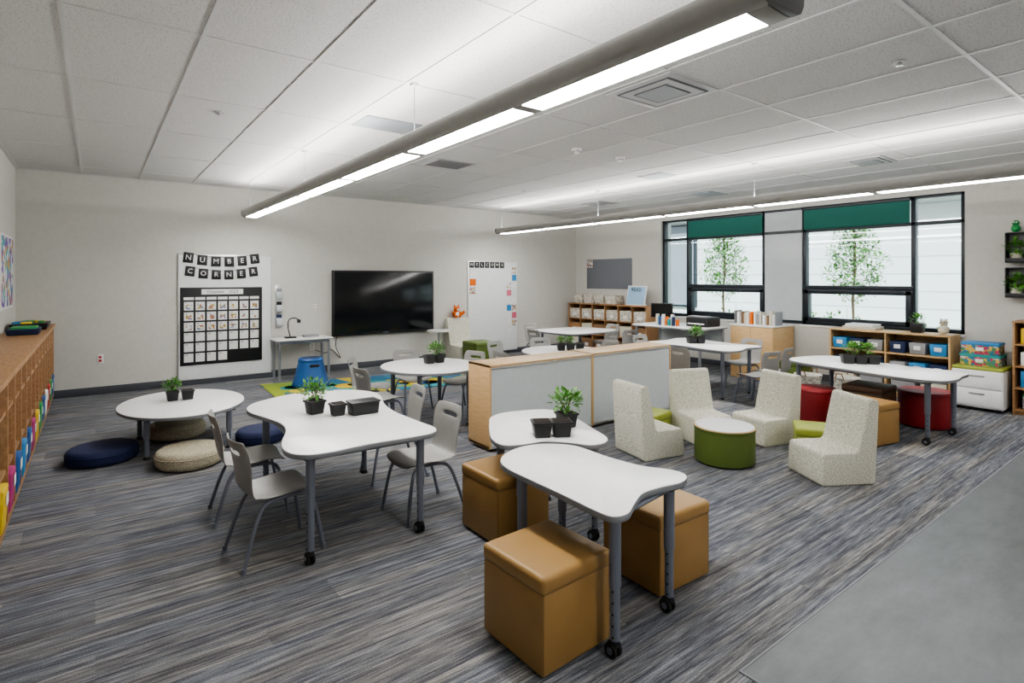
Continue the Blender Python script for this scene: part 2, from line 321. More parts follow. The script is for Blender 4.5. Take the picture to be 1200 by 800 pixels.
# ------------------------------------------------------------------ light fixtures
def fixture(x,z,ya=.93,nm=6,cab=(0,2,4,6),e=32):
    b=B(); L=7.46/6; yb=ya+nm*L
    prof=[(-.066,.012),(-.07,0),(-.09,.01),(-.108,.035),(-.113,.075),(-.102,.1),(-.09,.1),(-.097,.075),(-.07,.05)]
    full=prof+[(-p[0],p[1]) for p in prof[::-1]]
    M=Matrix(((1,0,0,0),(0,0,1,0),(0,1,0,0),(0,0,0,1)))
    b.prism(full,ya-.04,yb+.04,M_fix,0,M)
    for y in (ya-.05,yb+.05):
        b.prism([(-.07,-.002),(-.092,.008),(-.11,.035),(-.116,.075),(-.103,.103),(.103,.103),(.116,.075),(.11,.035),(.092,.008),(.07,-.002)],y-.012,y+.012,M_fixc,.003,M)
    for i in range(nm):
        b.bx(-.063,.063,ya+i*L+.035,ya+(i+1)*L-.035,-.001,.008,M_lens)
    for i in range(nm+1): b.bx(-.069,.069,ya+i*L-.035,ya+i*L+.035,-.003,.012,M_fix,.002)
    for i in cab:
        y=ya+i*L; b.cyl((0,y,.05),(0,y,H-z),.0028,M_legl,seg=6); b.cyl((0,y,H-z-.02),(0,y,H-z-.0005),.03,M_tile,seg=16)
    b.done("linear_pendant_light",(x,0,z))
    for s in (-1,1):
        la=bpy.data.lights.new("pendant_uplight","AREA"); la.shape='RECTANGLE'; la.size=.07; la.size_y=yb-ya; la.energy=e*nm/6; la.color=(1,.975,.935)
        o=bpy.data.objects.new("pendant_uplight",la); SC.collection.objects.link(o); o.location=(x+s*.045,(ya+yb)/2,z+.125); o.rotation_euler=(0,math.pi-s*math.radians(56),0)
fixture(1.74,2.35); fixture(6.08,2.33)
fixture(1.74,2.35,-2.35,2,(0,2),18); fixture(6.08,2.33,-2.35,2,(0,2),18)  # unseen pendants behind the camera, added to brighten the foreground
# ------------------------------------------------------------------ ceiling devices
def diffuser(x,y,s,sy=None,name="ceiling_air_diffuser"):
    sy=sy or s; b=B(); b.bx(-s/2,s/2,-sy/2,sy/2,-.012,-.001,M_vent,.003)
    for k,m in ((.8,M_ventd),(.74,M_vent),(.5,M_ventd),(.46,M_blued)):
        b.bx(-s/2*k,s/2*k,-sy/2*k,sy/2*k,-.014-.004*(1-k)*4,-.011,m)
    b.done(name,(x,y,H))
def grille(x,y,sx,sy):
    b=B(); b.bx(-sx/2,sx/2,-sy/2,sy/2,-.01,-.001,M_vent,.003)
    n=9
    for i in range(n): yy=-sy*.4+i*sy*.8/(n-1); b.bx(-sx*.43,sx*.43,yy-.008,yy+.004,-.013,-.009,M_ventd)
    b.done("ceiling_vent_grille",(x,y,H))
diffuser(3.22,2.5,.56); grille(3.28,5.58,.5,.4); diffuser(7.0,2.55,.5,.36); diffuser(7.1,6.9,.5)
for x,y,sx,sy in ((2.02,4.48,.5,.36),(5.83,4.6,.35,.4),(7.7,5.1,.5,.4)):
    b=B(); b.bx(-sx/2,sx/2,-sy/2,sy/2,-.008,-.001,M_blued,.002); b.bx(-sx*.44,sx*.44,-sy*.42,sy*.42,-.01,-.007,M_blued,.001); b.done("ceiling_access_panel",(x,y,H))
def smoke(x,y):
    b=B(); b.cyl((0,0,-.03),(0,0,-.001),.045,M_white,.055,seg=24); b.cyl((0,0,-.05),(0,0,-.028),.025,M_white,.035,seg=20); b.cyl((0,0,-.033),(0,0,-.03),.04,M_ventd,seg=20); b.done("smoke_detector",(x,y,H))
smoke(3.94,4.13); smoke(4.6,4.13)
for x,y in ((.79,4.94),(3.94,1.28),(2.6,7.2),(5.2,6.6)):
    b=B(); b.cyl((0,0,-.008),(0,0,-.001),.035,M_vent,seg=20); b.cyl((0,0,-.025),(0,0,-.006),.012,M_alu,seg=12); b.cyl((0,0,-.028),(0,0,-.025),.02,M_alu,seg=12); b.done("fire_sprinkler",(x,y,H))
# ------------------------------------------------------------------ tables
def leg(b,x,y,zt,caster=True,holes=True):
    b.box((x,y,zt-.004),(.09,.09,.008),M_black)
    b.cyl((x,y,zt*.5),(x,y,zt-.005),.024,M_leg,seg=20); z0=.06 if caster else .02
    b.cyl((x,y,z0),(x,y,zt*.5+.01),.0195,M_leg,seg=18)
    if holes:
        for i in range(5):
            z=z0+.03+i*.045
            if z<zt*.5: b.cyl((x-.021,y-.006,z),(x-.0,y,z),.0045,M_black,seg=8)
    if caster:
        b.cyl((x,y,.05),(x,y,.075),.02,M_black,seg=14)
        for k in (-1,1):
            b.cyl((x+.006*k,y+.01,.031),(x+.022*k,y+.01,.031),.031,M_rubber,seg=22,bev=.005); b.cyl((x+.02*k,y+.01,.031),(x+.024*k,y+.01,.031),.014,M_leg,seg=12)
        b.box((x,y+.005,.055),(.036,.05,.022),M_black,.008)
    else: b.cyl((x,y,0),(x,y,.022),.026,M_black,.02,seg=16)
def table(name,pts,zt,legs,cast=(),n=6,smooth=True):
    cx=sum(p[0] for p in pts)/len(pts); cy=sum(p[1] for p in pts)/len(pts)
    q=[(p[0]-cx,p[1]-cy) for p in pts]; o=spline(q,n) if smooth else q
    b=B(); b.prism(o,zt-.028,zt-.004,M_edge,.004); 
    o2=[(p[0]*.997,p[1]*.997) for p in o]; b.prism(o2,zt-.0045,zt,M_white,.002)
    for i,(x,y) in enumerate(legs): leg(b,x-cx,y-cy,zt-.028,i in cast)
    l=[(x-cx,y-cy) for x,y in legs]
    for i in range(len(l)): 
        a=l[i]; c=l[(i+1)%len(l)]; b.tube([(a[0],a[1],zt-.045),(c[0],c[1],zt-.045)],.012,M_leg,8)
    b.done(name,(cx,cy,0))
T1=[(1.60,2.22),(1.70,2.30),(1.84,2.335),(1.97,2.29),(2.06,2.18),(2.07,2.05),(2.07,1.93),(2.10,1.75),(2.17,1.62),(2.16,1.54),(2.07,1.50),(1.94,1.52),(1.83,1.52),(1.72,1.47),(1.63,1.425),(1.565,1.44),(1.55,1.52),(1.555,1.72),(1.555,1.92),(1.56,2.1)]
table("wave_table",T1,.6,[(1.64,1.50),(2.06,1.56),(1.95,2.15),(1.66,2.12)],(0,1))
T2=[(1.99,2.88),(1.90,2.75),(1.80,2.58),(1.78,2.45),(1.86,2.39),(2.0,2.36),(2.10,2.26),(2.16,2.16),(2.25,2.14),(2.34,2.2),(2.42,2.4),(2.5,2.62),(2.54,2.8),(2.5,2.93),(2.36,3.0),(2.2,3.03),(2.07,2.98)]
table("wave_table",T2,.59,[(1.90,2.44),(2.28,2.24),(2.45,2.85),(2.10,2.91)],(1,))
T3=[(.84,4.18),(.92,4.32),(1.08,4.42),(1.25,4.48),(1.45,4.47),(1.66,4.35),(1.76,4.17),(1.75,4.0),(1.66,3.72),(1.62,3.45),(1.63,3.15),(1.64,2.95),(1.58,2.86),(1.45,2.85),(1.2,2.87),(.96,2.86),(.84,2.90),(.79,3.02),(.82,3.2),(.9,3.42),(.92,3.62),(.87,3.85),(.83,4.02)]
table("wave_table",T3,.6,[(.90,2.95),(1.53,2.93),(1.66,4.1),(.96,4.15)],(0,1))
def ell(cx,cy,rx,ry,n=14): return [(cx+rx*math.cos(2*math.pi*i/n),cy+ry*math.sin(2*math.pi*i/n)) for i in range(n)]
table("low_oval_table",ell(.64,5.86,.5,.64),.37,[(.34,5.48),(.95,5.44),(.95,6.25),(.33,6.22)],())
table("round_table",ell(2.78,5.1,.5,.53),.6,[(2.5,4.8),(3.06,4.8),(3.06,5.4),(2.5,5.4)],())
table("round_table",ell(4.66,5.12,.52,.52),.6,[(4.35,4.8),(4.97,4.8),(4.97,5.45),(4.35,5.45)],())
table("activity_table",[(6.15,6.6),(6.4,6.5),(6.9,6.5),(7.25,6.6),(7.32,6.85),(7.2,7.35),(7.0,7.5),(6.4,7.55),(6.1,7.45),(6.05,7.0)],.6,[(6.25,6.7),(7.15,6.7),(7.1,7.35),(6.2,7.35)],())
table("wave_table",[(6.1,3.8),(6.3,3.72),(6.6,3.8),(6.8,3.75),(6.95,3.85),(6.9,4.2),(6.95,4.6),(7.0,4.9),(6.85,5.05),(6.5,4.98),(6.2,5.03),(6.08,4.88),(6.15,4.5),(6.08,4.1)],.62,[(6.2,3.9),(6.82,3.9),(6.85,4.88),(6.2,4.85)],())
table("wave_table",[(6.13,3.02),(6.3,3.1),(6.62,3.05),(6.84,2.92),(6.86,2.75),(6.72,2.4),(6.66,2.05),(6.68,1.72),(6.6,1.58),(6.38,1.57),(6.15,1.55),(5.95,1.6),(5.86,1.78),(5.88,2.05),(5.96,2.4),(6.02,2.8)],.6,[(5.97,1.72),(6.55,1.68),(6.72,2.85),(6.18,2.96)],(0,1))
# ------------------------------------------------------------------ chair
def shell():
    prof=spline([(.185,.318),(.165,.338),(.08,.345),(-.04,.335),(-.12,.338),(-.165,.365),(-.188,.43),(-.205,.52),(-.222,.60),(-.24,.655)],3,False)
    hw=spline([(.13,0),(.172,0),(.178,0),(.175,0),(.165,0),(.15,0),(.15,0),(.16,0),(.165,0),(.135,0)],3,False)
    t=bmesh.new(); cols=[-1,-.82,-.5,-.25,0,.25,.5,.82,1]; g=[]
    n=len(prof)
    for i,(p,w) in enumerate(zip(prof,hw)):
        k=i/(n-1); row=[]
        for c in cols:
            e=c*c; lift=.018*e*(1 if k<.5 else .2); fw=.03*e*(0 if k<.5 else 1)*min(1,(k-.5)*4)
            row.append(t.verts.new((c*w[0],p[0]+fw,p[1]+lift)))
        g.append(row)
    for i in range(n-1):
        z=(prof[i][1]+prof[i+1][1])/2
        for j in range(len(cols)-1):
            if .565<z<.605 and 2<=j<=5: continue
            t.faces.new((g[i][j],g[i][j+1],g[i+1][j+1],g[i+1][j]))
    me=bpy.data.meshes.new("s"); t.to_mesh(me); t.free()
    o=bpy.data.objects.new("s",me); SC.collection.objects.link(o)
    m=o.modifiers.new("a","SOLIDIFY"); m.thickness=.009; m.offset=0; m=o.modifiers.new("b","SUBSURF"); m.levels=1
    r=bpy.data.meshes.new_from_object(o.evaluated_get(bpy.context.evaluated_depsgraph_get())); bpy.data.objects.remove(o); return r
b=B(); b.mesh(shell(),M_shell)
for s in (-1,1):
    b.tube(spline([(s*.12,.06,.325),(s*.135,.13,.31),(s*.15,.165,.22),(s*.168,.2,.012)],4,False),.0105,M_leg)
    b.tube(spline([(s*.12,-.02,.322),(s*.13,-.10,.305),(s*.145,-.15,.22),(s*.168,-.215,.012)],4,False),.0105,M_leg)
    b.tube([(s*.12,.07,.325),(s*.12,-.03,.322)],.0105,M_leg)
    for y in (.2,-.215): b.cyl((s*.168,y,0),(s*.168,y,.03),.014,M_leg,.012,seg=12)
for y in (.06,-.03): b.tube([(-.12,y,.325),(.12,y,.325)],.009,M_leg)
CH=b.mk("school_chair",60)
def chair(x,y,face): put(CH,"school_chair",(x,y,0),face-90)
for c in ((.80,3.24,5),(.80,3.88,-4),(1.70,3.22,182),(1.82,3.93,172),
          (3.32,5.32,195),(2.35,5.62,-35),(2.95,5.85,-95),(2.2,5.05,5),
          (4.35,5.9,-75),(5.0,5.85,-105),(5.4,5.2,180),(3.95,5.2,0),
          (5.95,7.05,0),(6.6,6.3,90),(7.05,6.3,85),(6.5,7.85,-90),(7.45,7.05,180),
          (5.92,4.2,0),(5.92,4.75,-5),(7.12,4.15,180),(6.5,5.25,-90),(6.75,3.56,95),(6.30,3.50,80)):
    chair(*c)
# ------------------------------------------------------------------ cube ottomans
def cube_ott(name,x,y,s,h,rz,m,mp):
    b=B(); b.box((0,0,.012+(h-.075)/2),(s-.012,s-.012,h-.075),m,.012,seg=3); b.box((0,0,h-.034),(s,s,.068),m,.02,seg=4)
    q=s/2-.01; b.tube([(-q,-q,h-.066),(q,-q,h-.066),(q,q,h-.066),(-q,q,h-.066),(-q,-q,h-.066)],.004,mp,6)
    k=s/2-.004
    for a in (-1,1):
        for c in (-1,1): b.tube([(a*(k-.006),c*(k-.006),.02),(a*(k-.006),c*(k-.006),h-.075)],.003,mp,6); b.cyl((a*(k-.05),c*(k-.05),0),(a*(k-.05),c*(k-.05),.02),.015,M_black,seg=10)
    b.done(name,(x,y,0),rz)
cube_ott("cube_ottoman",1.505,1.76,.385,.385,2,M_must,M_mustd)
cube_ott("cube_ottoman",1.96,2.67,.385,.385,0,M_must,M_mustd)
cube_ott("cube_ottoman",2.29,1.82,.385,.385,-2,M_must,M_mustd)
cube_ott("cube_ottoman",5.68,2.12,.4,.38,-12,M_must,M_mustd)
cube_ott("cube_ottoman",6.32,2.32,.38,.42,0,M_brown,M_black)
cube_ott("cube_ottoman",7.9,3.82,.33,.34,0,M_olive,M_black)
cube_ott("cube_ottoman",4.22,3.44,.33,.24,8,M_lime,M_olive)
cube_ott("cube_ottoman",4.93,2.22,.33,.24,30,M_lime,M_olive)
def round_ott(name,x,y,r,h,m,top=None):
    b=B(); b.cyl((0,0,.012),(0,0,h-.03),r,m,seg=48,bev=.012); b.cyl((0,0,h-.04),(0,0,h-.008),r+.004,m,seg=48,bev=.01); b.cyl((0,0,h-.015),(0,0,h),r-.006,top or m,seg=48,bev=.005); b.cyl((0,0,0),(0,0,.015),r-.03,M_black,seg=32)
    if top: b.cyl((0,0,h-.013),(0,0,h-.006),r+.006,M_maple,seg=48,bev=.002)
    b.done(name,(x,y,0))
round_ott("round_ottoman",6.03,2.72,.2,.36,M_red); round_ott("round_ottoman",6.77,1.97,.235,.36,M_red)
round_ott("round_ottoman",4.13,2.58,.235,.30,M_olive,M_white)
round_ott("round_ottoman",7.75,6.55,.2,.38,M_red)
def cushion(x,y,r,h,m):
    b=B(); b.cyl((0,0,0),(0,0,h),r,m,seg=48,bev=h*.35); b.tube([(r*math.cos(a*math.pi/24)*1.0,r*math.sin(a*math.pi/24),h*.68) for a in range(49)],.004,m,6); b.done("floor_cushion",(x,y,0))
cushion(.05,5.68,.25,.12,M_navy); cushion(.61,5.14,.245,.14,M_tan); cushion(.62,6.12,.24,.14,M_tan); cushion(1.22,5.48,.21,.12,M_navy)
def lounge(x,y,face,m=M_tweed,w=.40,sc=1,name="foam_lounge_chair"):
    b=B(); pr=[(.20,0),(.215,.02),(.20,.215),(.18,.235),(-.06,.235),(-.085,.25),(-.165,.60),(-.19,.62),(-.235,.61),(-.245,.58),(-.215,.02),(-.20,0)]
    pr=[(p[0]*sc,p[1]*sc) for p in pr]
    M=Matrix(((0,0,1,0),(1,0,0,0),(0,1,0,0),(0,0,0,1)))
    b.prism(pr,-w/2,w/2,m,.012,M,seg=3); b.done(name,(x,y,0),face-90,50)
lounge(3.82,3.1,-12); lounge(4.57,3.1,-112); lounge(4.98,2.70,165); lounge(4.45,1.90,150)
lounge(5.38,8.60,-90,M_tweed,.46,1.25)
cube_ott("cube_ottoman",5.38,8.08,.45,.40,0,M_olive,M_black)
# ------------------------------------------------------------------ divider cabinets
for (xa,xb,yy) in ((2.70,3.95,3.90),(3.97,5.22,3.93)):
    b=B(); w=xb-xa; d=.34; h=.75
    b.bx(0,.02,0,d,.03,h,M_maple,.003); b.bx(w-.02,w,0,d,.03,h,M_maple,.003); b.bx(0,w,0,d,h-.02,h,M_maplet,.003); b.bx(0,w,.01,d,.03,.05,M_maple)
    b.bx(.02,w-.02,.008,.02,.05,h-.02,M_pan); b.bx(.02,w-.02,0,.012,.03,.055,M_alu,.002); b.bx(.02,w-.02,.002,.012,h-.04,h-.02,M_alu,.002)
    b.bx(.02,w-.02,.02,d-.02,.37,.39,M_maple); b.bx(w/2-.01,w/2+.01,.02,d-.02,.05,h-.02,M_maple)
    for a in (.05,w-.05):
        for c in (.05,d-.05): b.cyl((a,c,0),(a,c,.035),.018,M_black,seg=12)
    b.done("divider_cabinet",(xa,yy,0))
# ------------------------------------------------------------------ left cubbies
b=B(); ya,yb=1.4,8.86; xf=-.41; xb_=X0+.015; h=.94
b.bx(xb_,xf+.02,ya-.02,yb+.02,h-.035,h,M_cub,.005)
b.bx(xb_,xb_+.015,ya,yb,.06,h-.03,M_cubi); b.bx(xb_,xf,ya,yb,.05,.075,M_cubi); b.bx(xb_,xf-.01,ya,yb,.70,.72,M_cub); b.bx(xb_+.02,xf-.06,ya,yb,0,.05,M_trim)
b.bx(xb_,xf-.01,ya,yb,.36,.38,M_cubi)
n=20; st=(yb-ya)/n
for i in range(n+1): y=ya+i*st; b.bx(xb_,xf,y-.012,y+.012,.05,h-.035,M_cub,.002)
for i in range(n):
    y=ya+(i+.5)*st; m=[C_blue,C_yel,C_grn,C_blu2,C_red,C_yel,C_blue,M_paper,C_mag,C_blue][(i*7+i//3)%10]
    b.box((xf-.147,y,.205),(.32,st*.52,.25),m,.015,taper=.92); b.box((xf+.0145,y,.26),(.003,st*.25,.06),M_paper)
    b.tube([(xb_+.02,y,.62),(xb_+.06,y,.60),(xb_+.07,y,.64)],.005,M_alu,6)
    if i%3==1: b.box((xf-.13,y,.46),(.2,st*.6,.15),[C_navy,C_mag,C_gry,C_teal][i%4],.05,seg=3)
b.done("classroom_cubbies")
b=B(); b.bx(-.16,.16,-.25,.25,0,.07,M_black,.01,taper=.9)
for i in range(12): b.box((random.uniform(-.1,.1),random.uniform(-.2,.2),.075),(.09,.05,.03),[C_grn,C_yel,C_grn,C_blu2][i%4],.006,rot=(0,0,random.uniform(0,3)))
b.done("supply_tray",(-.57,8.1,.94))
b=B(); b.bx(-.13,.13,-.2,.2,0,.06,C_navy,.01,taper=.9); b.box((0,0,.065),(.2,.3,.02),C_grn,.004); b.done("supply_tray",(-.57,7.4,.94))
b=B(); b.bx(0,.01,-.5,.5,0,.8,M_paper,.002); b.bx(.009,.013,-.47,.47,.03,.77,M_hex); b.done("wall_poster",(X0+.0015,8.05,1.17))
# ------------------------------------------------------------------ TV wall
W=Y1-.001
b=B(); b.bx(-.92,.92,-.085,-.03,0,1.07,M_black,.008); b.bx(-.89,.89,-.088,-.08,.045,1.04,M_scr,.001); b.bx(-.4,.4,-.03,0,.3,.8,M_black); b.bx(-.05,.05,-.09,-.084,.015,.03,M_leg)
b.done("wall_tv",(3.97,W,.56))
b=B(); b.tube(spline([(3.15,W-.03,.62),(3.12,W-.03,.4),(3.2,W-.03,.2),(3.05,W-.03,.35),(2.95,W-.03,.3),(2.8,W-.03,.36)],5,False),.006,M_black,6); b.done("tv_cable")
def board(name,xa,xb,za,zb):
    b=B(); b.bx(xa,xb,-.02,0,za,zb,M_alu,.003); b.bx(xa+.012,xb-.012,-.023,-.015,za+.012,zb-.012,M_wb); b.done(name,(0,W,0))
board("whiteboard",.91,2.14,.07,1.84); board("whiteboard",5.66,6.85,.06,1.83)
b=B(); xa,xb,za,zb=.94,2.0,.28,1.37; b.bx(xa,xb,-.012,0,za,zb,M_black,.002)
b.bx(1.2,1.74,-.014,-.011,1.27,1.345,M_paper); b.text("October   2023",.065,M_black,onY(1.47,-.0155,1.307))
for c in range(7): b.bx(xa+.04+c*.142,xa+.165+c*.142,-.014,-.011,1.195,1.235,M_paper)
for r in range(6):
    for c in range(7):
        if r==5 and c>3: continue
        x=xa+.045+c*.142; z=1.05-r*.145
        b.bx(x,x+.115,-.014,-.011,z,z+.12,M_paper)
        if r<3: b.bx(x+.02,x+.095,-.0155,-.013,z+.015,z+.08,M_cards)
        b.text(str(r*7+c+1),.035,M_black,onY(x+.03,-.0158,z+.10))
b.done("wall_calendar",(0,W-.024,0))
def banner(x,z,word,w,arc,sz,name="letter_banner"):
    b=B(); n=len(word); pts=[]
    for i,ch in enumerate(word):
        t=(i-(n-1)/2)/((n-1)/2); xx=t*w/2; zz=-arc*(1-t*t); rot=-t*arc*2.2
        M=Matrix.Translation((xx,0,zz))@Euler((0,rot,0)).to_matrix().to_4x4()
        b.box((0,-.005,0),(sz,.006,sz*1.15),M_black,.002,M=M)
        b.text(ch,sz*.8,M_paper,M@onY(0,-.0095,0)); pts.append((xx,-.003,zz+sz*.5))
    b.tube(pts,.003,M_black,6); b.done(name,(x,W-.024,z))
banner(1.47,1.79,"NUMBER",.86,.05,.125); banner(1.47,1.60,"CORNER",.82,.05,.12); banner(6.1,1.76,"WELCOME",.72,.0,.1)
b=B()
for r in range(9):
    for c in range(2):
        if (r+c)%5==4: continue
        x=6.58+c*.13; z=1.6-r*.15; b.bx(x,x+.11,-.004,0,z,z+.12,[M_paper,M_cards,M_paper,C_blu2,M_cards,M_paper,C_pink][(r*2+c)%7])
for r in range(3): b.bx(5.7,5.84,-.004,0,1.2+r*.16,1.33+r*.16,[M_cards,C_org,M_paper][r])
b.done("pinned_paper_cards",(0,W-.024,0))
b=B(); 
for i in range(3): b.box((2.24,-.05,1.24-i*.2),(.1,.08,.11),M_pan,.01,taper=.8); b.box((2.24,-.05,1.31-i*.2),(.07,.04,.07),[C_gry,M_black,C_navy][i],.006); 
b.bx(2.19,2.29,-.02,0,.75,1.4,M_alu,.002)
b.done("wall_caddy",(0,W,0))
for x,z in ((.05,.40),(2.75,.36),(2.78,.98)):
    b=B(); b.bx(-.035,.035,-.008,0,0,.115,M_white,.003); b.bx(-.015,.015,-.01,-.007,.02,.05,C_red if x<1 else C_crm); b.bx(-.015,.015,-.01,-.007,.065,.095,C_red if x<1 else C_crm); b.done("wall_outlet",(x,W,z))
b=B(); b.bx(0,.82,0,.42,.575,.6,M_white,.006); b.bx(.0,.82,-.002,0.422,.57,.58,M_edge)
for x in (.05,.77):
    for y in (.05,.37): b.cyl((x,y,0),(x,y,.575),.02,M_legl,seg=14)
b.bx(.05,.77,.03,.06,.53,.57,M_leg); b.done("student_desk",(2.1,8.45,0))
b=B(); b.box((0,0,.01),(.16,.12,.02),M_black,.006); b.tube(spline([(0,0,.02),(-.03,0,.15),(-.02,0,.27),(.06,0,.3),(.12,-.02,.27)],5,False),.008,M_black,8); b.box((.12,-.02,.25),(.05,.04,.05),M_black,.008); b.done("document_camera",(2.35,8.68,.6))
b=B(); b.box((0,0,.015),(.22,.16,.03),C_gry,.006); b.done("tablet_dock",(2.65,8.68,.6))
b=B(); pr=[(.24,0,0),(.245,.03,0),(.20,.18,0),(.165,.33,0),(.17,.36,0),(.15,.385,0)]
for (r0,z0,_),(r1,z1,_) in zip(pr,pr[1:]): b.cyl((0,0,z0),(0,0,z1),r0,C_blue,r1,seg=40)
b.box((0,-.172,.29),(.12,.03,.035),M_black,.008); b.cyl((0,0,.383),(0,0,.388),.12,C_navy,seg=32); b.done("flared_stool",(2.40,7.85,.0115))
b=B(); b.cyl((0,0,.56),(0,0,.585),.21,M_white,seg=32,bev=.004); b.cyl((0,0,.02),(0,0,.56),.022,M_legl,seg=14); b.cyl((0,0,0),(0,0,.02),.16,M_legl,seg=28); b.done("side_table",(4.86,8.6,0))
b=B(); b.prism([(1.80,7.12),(4.75,6.55),(5.0,7.7),(1.85,8.35)],.001,.01,M_rug,.003)
for i in range(20): 
    u=(i*.37)%1; v=(i*.618)%1; x=2.05+u*2.6; y=7.25-u*.5+v*.8
    b.cyl((x,y,.009),(x,y,.0115),.10+.04*(i%3),[C_blu2,C_grn,C_yel,C_blue,C_teal][i%5],seg=24)
b.done("area_rug")
b=B()
b.ball((0,0,.075),.07,C_org,(1,.9,1)); b.ball((0,-.05,.065),.04,M_paper,(1,.6,1.1)); b.ball((0,-.03,.16),.055,C_org,(1.1,1,.9)); b.cyl((0,-.06,.155),(0,-.11,.14),.03,M_paper,.008,seg=12); b.ball((0,-.115,.14),.009,M_black)
for s in (-1,1): b.cyl((s*.035,-.02,.195),(s*.05,-.02,.245),.022,C_org,.003,seg=10); b.ball((s*.02,-.078,.172),.007,M_black); b.ball((s*.04,-.08,.025),.028,C_org,(.8,1.5,.8)); b.ball((s*.075,-.04,.085),.022,C_org,(.8,1,1.6))
b.tube(spline([(.04,.03,.04),(.13,.03,.05),(.19,.0,.11)],4,False),.025,C_org); b.done("fox_plush",(5.36,8.85,.77))
# ------------------------------------------------------------------ pots and plants
def pot(b,x,y,s=.10,h=.09):
    b.box((x,y,h/2),(s,s,h),M_black,.006,taper=.8); b.box((x,y,h-.008),(s+.008,s+.008,.014),M_black,.003); b.box((x,y,h),(s*.85,s*.85,.004),M_soil)
def planter(x,y,z,pots,plants,s=.1,rz=20,R=.085,name="potted_herb_plant"):
    b=B()
    for p in pots: pot(b,p[0],p[1],s)
    for p in plants:
        for i in range(9):
            a=i*2.4; r=R*.8*random.uniform(.5,1); b.tube([(p[0],p[1],.09),(p[0]+math.cos(a)*r*.5,p[1]+math.sin(a)*r*.5,.09+R*.7),(p[0]+math.cos(a)*r,p[1]+math.sin(a)*r,.09+R*1.1*random.uniform(.8,1.2))],.0018,M_stem,5)
        leaves(b,(p[0],p[1],.09+R*.7),R,200,R*.36,zs=.7,up=.5)
    b.done(name,(x,y,z),rz)
planter(2.10,2.42,.59,[(-.05,.0),(.065,.0)],[],.11,-30,.10,"plant_pot_pair")
planter(2.31,2.51,.59,[(0,0)],[(0.0,.0)],.105,-10,.10)
planter(1.17,3.74,.60,[(0,0)],[(0.0,0.0)],.105,10,.095); b=B(); b.box((0,0,.04),(.19,.12,.08),M_black,.008,taper=.92); b.box((0,0,.082),(.2,.13,.01),M_black,.004); pot(b,-.155,.05,.09,.08); b.done("plant_pot",(1.43,3.55,.60),0)
planter(.57,5.98,.37,[(0,0),(.12,-.02)],[(0,0)],.1,0,.08)
planter(2.88,5.2,.6,[(-.06,0),(.06,0)],[(0.02,0)],.1,0,.09)
planter(4.70,5.12,.6,[(-.06,0),(.06,0),(.18,0)],[(-.06,0),(.05,0)],.1,-30,.06)
planter(6.52,4.5,.62,[(-.06,0),(.06,0)],[(0,0)],.12,-30,.1)
planter(6.45,2.45,.6,[(-.12,0),(0,0),(.12,0)],[(-.04,.08),(.08,.08)],.12,-50,.09)
# ------------------------------------------------------------------ window wall furniture
b=B(); b.bx(-.008,0,-.63,.63,0,.62,M_gbd,.002); b.bx(-.012,-.0,.45,.62,.45,.6,M_cards); b.done("tack_board",(X1-.0015,7.95,1.28))
def shelfunit(name,x,y,w,d,h,rows,cols,m,filler):
    b=B(); b.bx(0,d,0,.02,0,h,m,.002); b.bx(0,d,w-.02,w,0,h,m,.002); b.bx(-.005,d,-.005,w+.005,h-.022,h,m,.003); b.bx(d-.012,d,0,w,.04,h,m); b.bx(.01,d,0,w,.04,.06,m); b.bx(.03,.045,.0,w,0,.045,m)
    for c in range(1,cols): b.bx(.004,d,c*w/cols-.008,c*w/cols+.008,.05,h-.02,m)
    for r in range(1,rows): z=.05+r*(h-.07)/rows; b.bx(.006,d,.02,w-.02,z-.009,z+.009,m)
    for r in range(rows):
        for c in range(cols): filler(b,r,c,c*w/cols+.02,(c+1)*w/cols-.02,.062+r*(h-.07)/rows,.05+(r+1)*(h-.07)/rows-.012,d)
    b.done(name,(x,y,0))
def f_back(b,r,c,y0,y1,z0,z1,d):
    m=[M_cub,C_brn,C_crm][(r+c)%3] if r<2 else M_bask
    b.bx(.02,d-.03,y0+.01,y1-.01,z0,z0+(z1-z0)*.72,m,.008); b.bx(.014,.021,(y0+y1)/2-.05,(y0+y1)/2+.05,z0+.05,z0+.11,M_paper)
shelfunit("storage_bookcase",8.12,6.66,2.1,.36,.98,3,6,M_cub,f_back)
b=B()
for i in range(4): b.box((0,i*.3,.09),(.28,.27,.18),M_bask,.015,taper=.9)
b.done("storage_basket_row",(8.3,7.62,.98))
b=B(); R_=(0,math.radians(12),0); b.box((0,0,.19),(.012,.46,.38),M_paper,.003,rot=R_); b.box((-.008,0,.19),(.004,.42,.34),cm("poster_blue",(.35,.55,.75)),.001,rot=R_); b.box((-.012,.02,.15),(.004,.2,.16),C_yel,.001,rot=R_); b.text("READ",.1,M_black,onX(.002,0,.3)); b.box((.06,0,.01),(.12,.3,.02),M_paper); b.done("display_book_stand",(8.25,7.0,.98))
b=B(); b.bx(-.35,.35,-.65,.65,.72,.75,M_white,.006); b.bx(-.352,.352,-.652,.652,.715,.73,M_edge)
for x in (-.3,.3):
    for y in (-.6,.6): b.cyl((x,y,0),(x,y,.72),.022,M_legl,seg=14)
b.bx(.3,.32,-.6,.6,.45,.7,M_pan); b.done("teacher_desk",(7.5,5.5,0))
b=B(); b.box((0,0,.008),(.14,.16,.016),M_black,.004); b.cyl((.02,0,.01),(.02,0,.16),.013,M_black); b.box((0,0,.21),(.03,.36,.24),M_black,.006); b.box((-.016,0,.21),(.004,.33,.21),M_scr); b.done("computer_monitor",(7.66,5.95,.75),35)
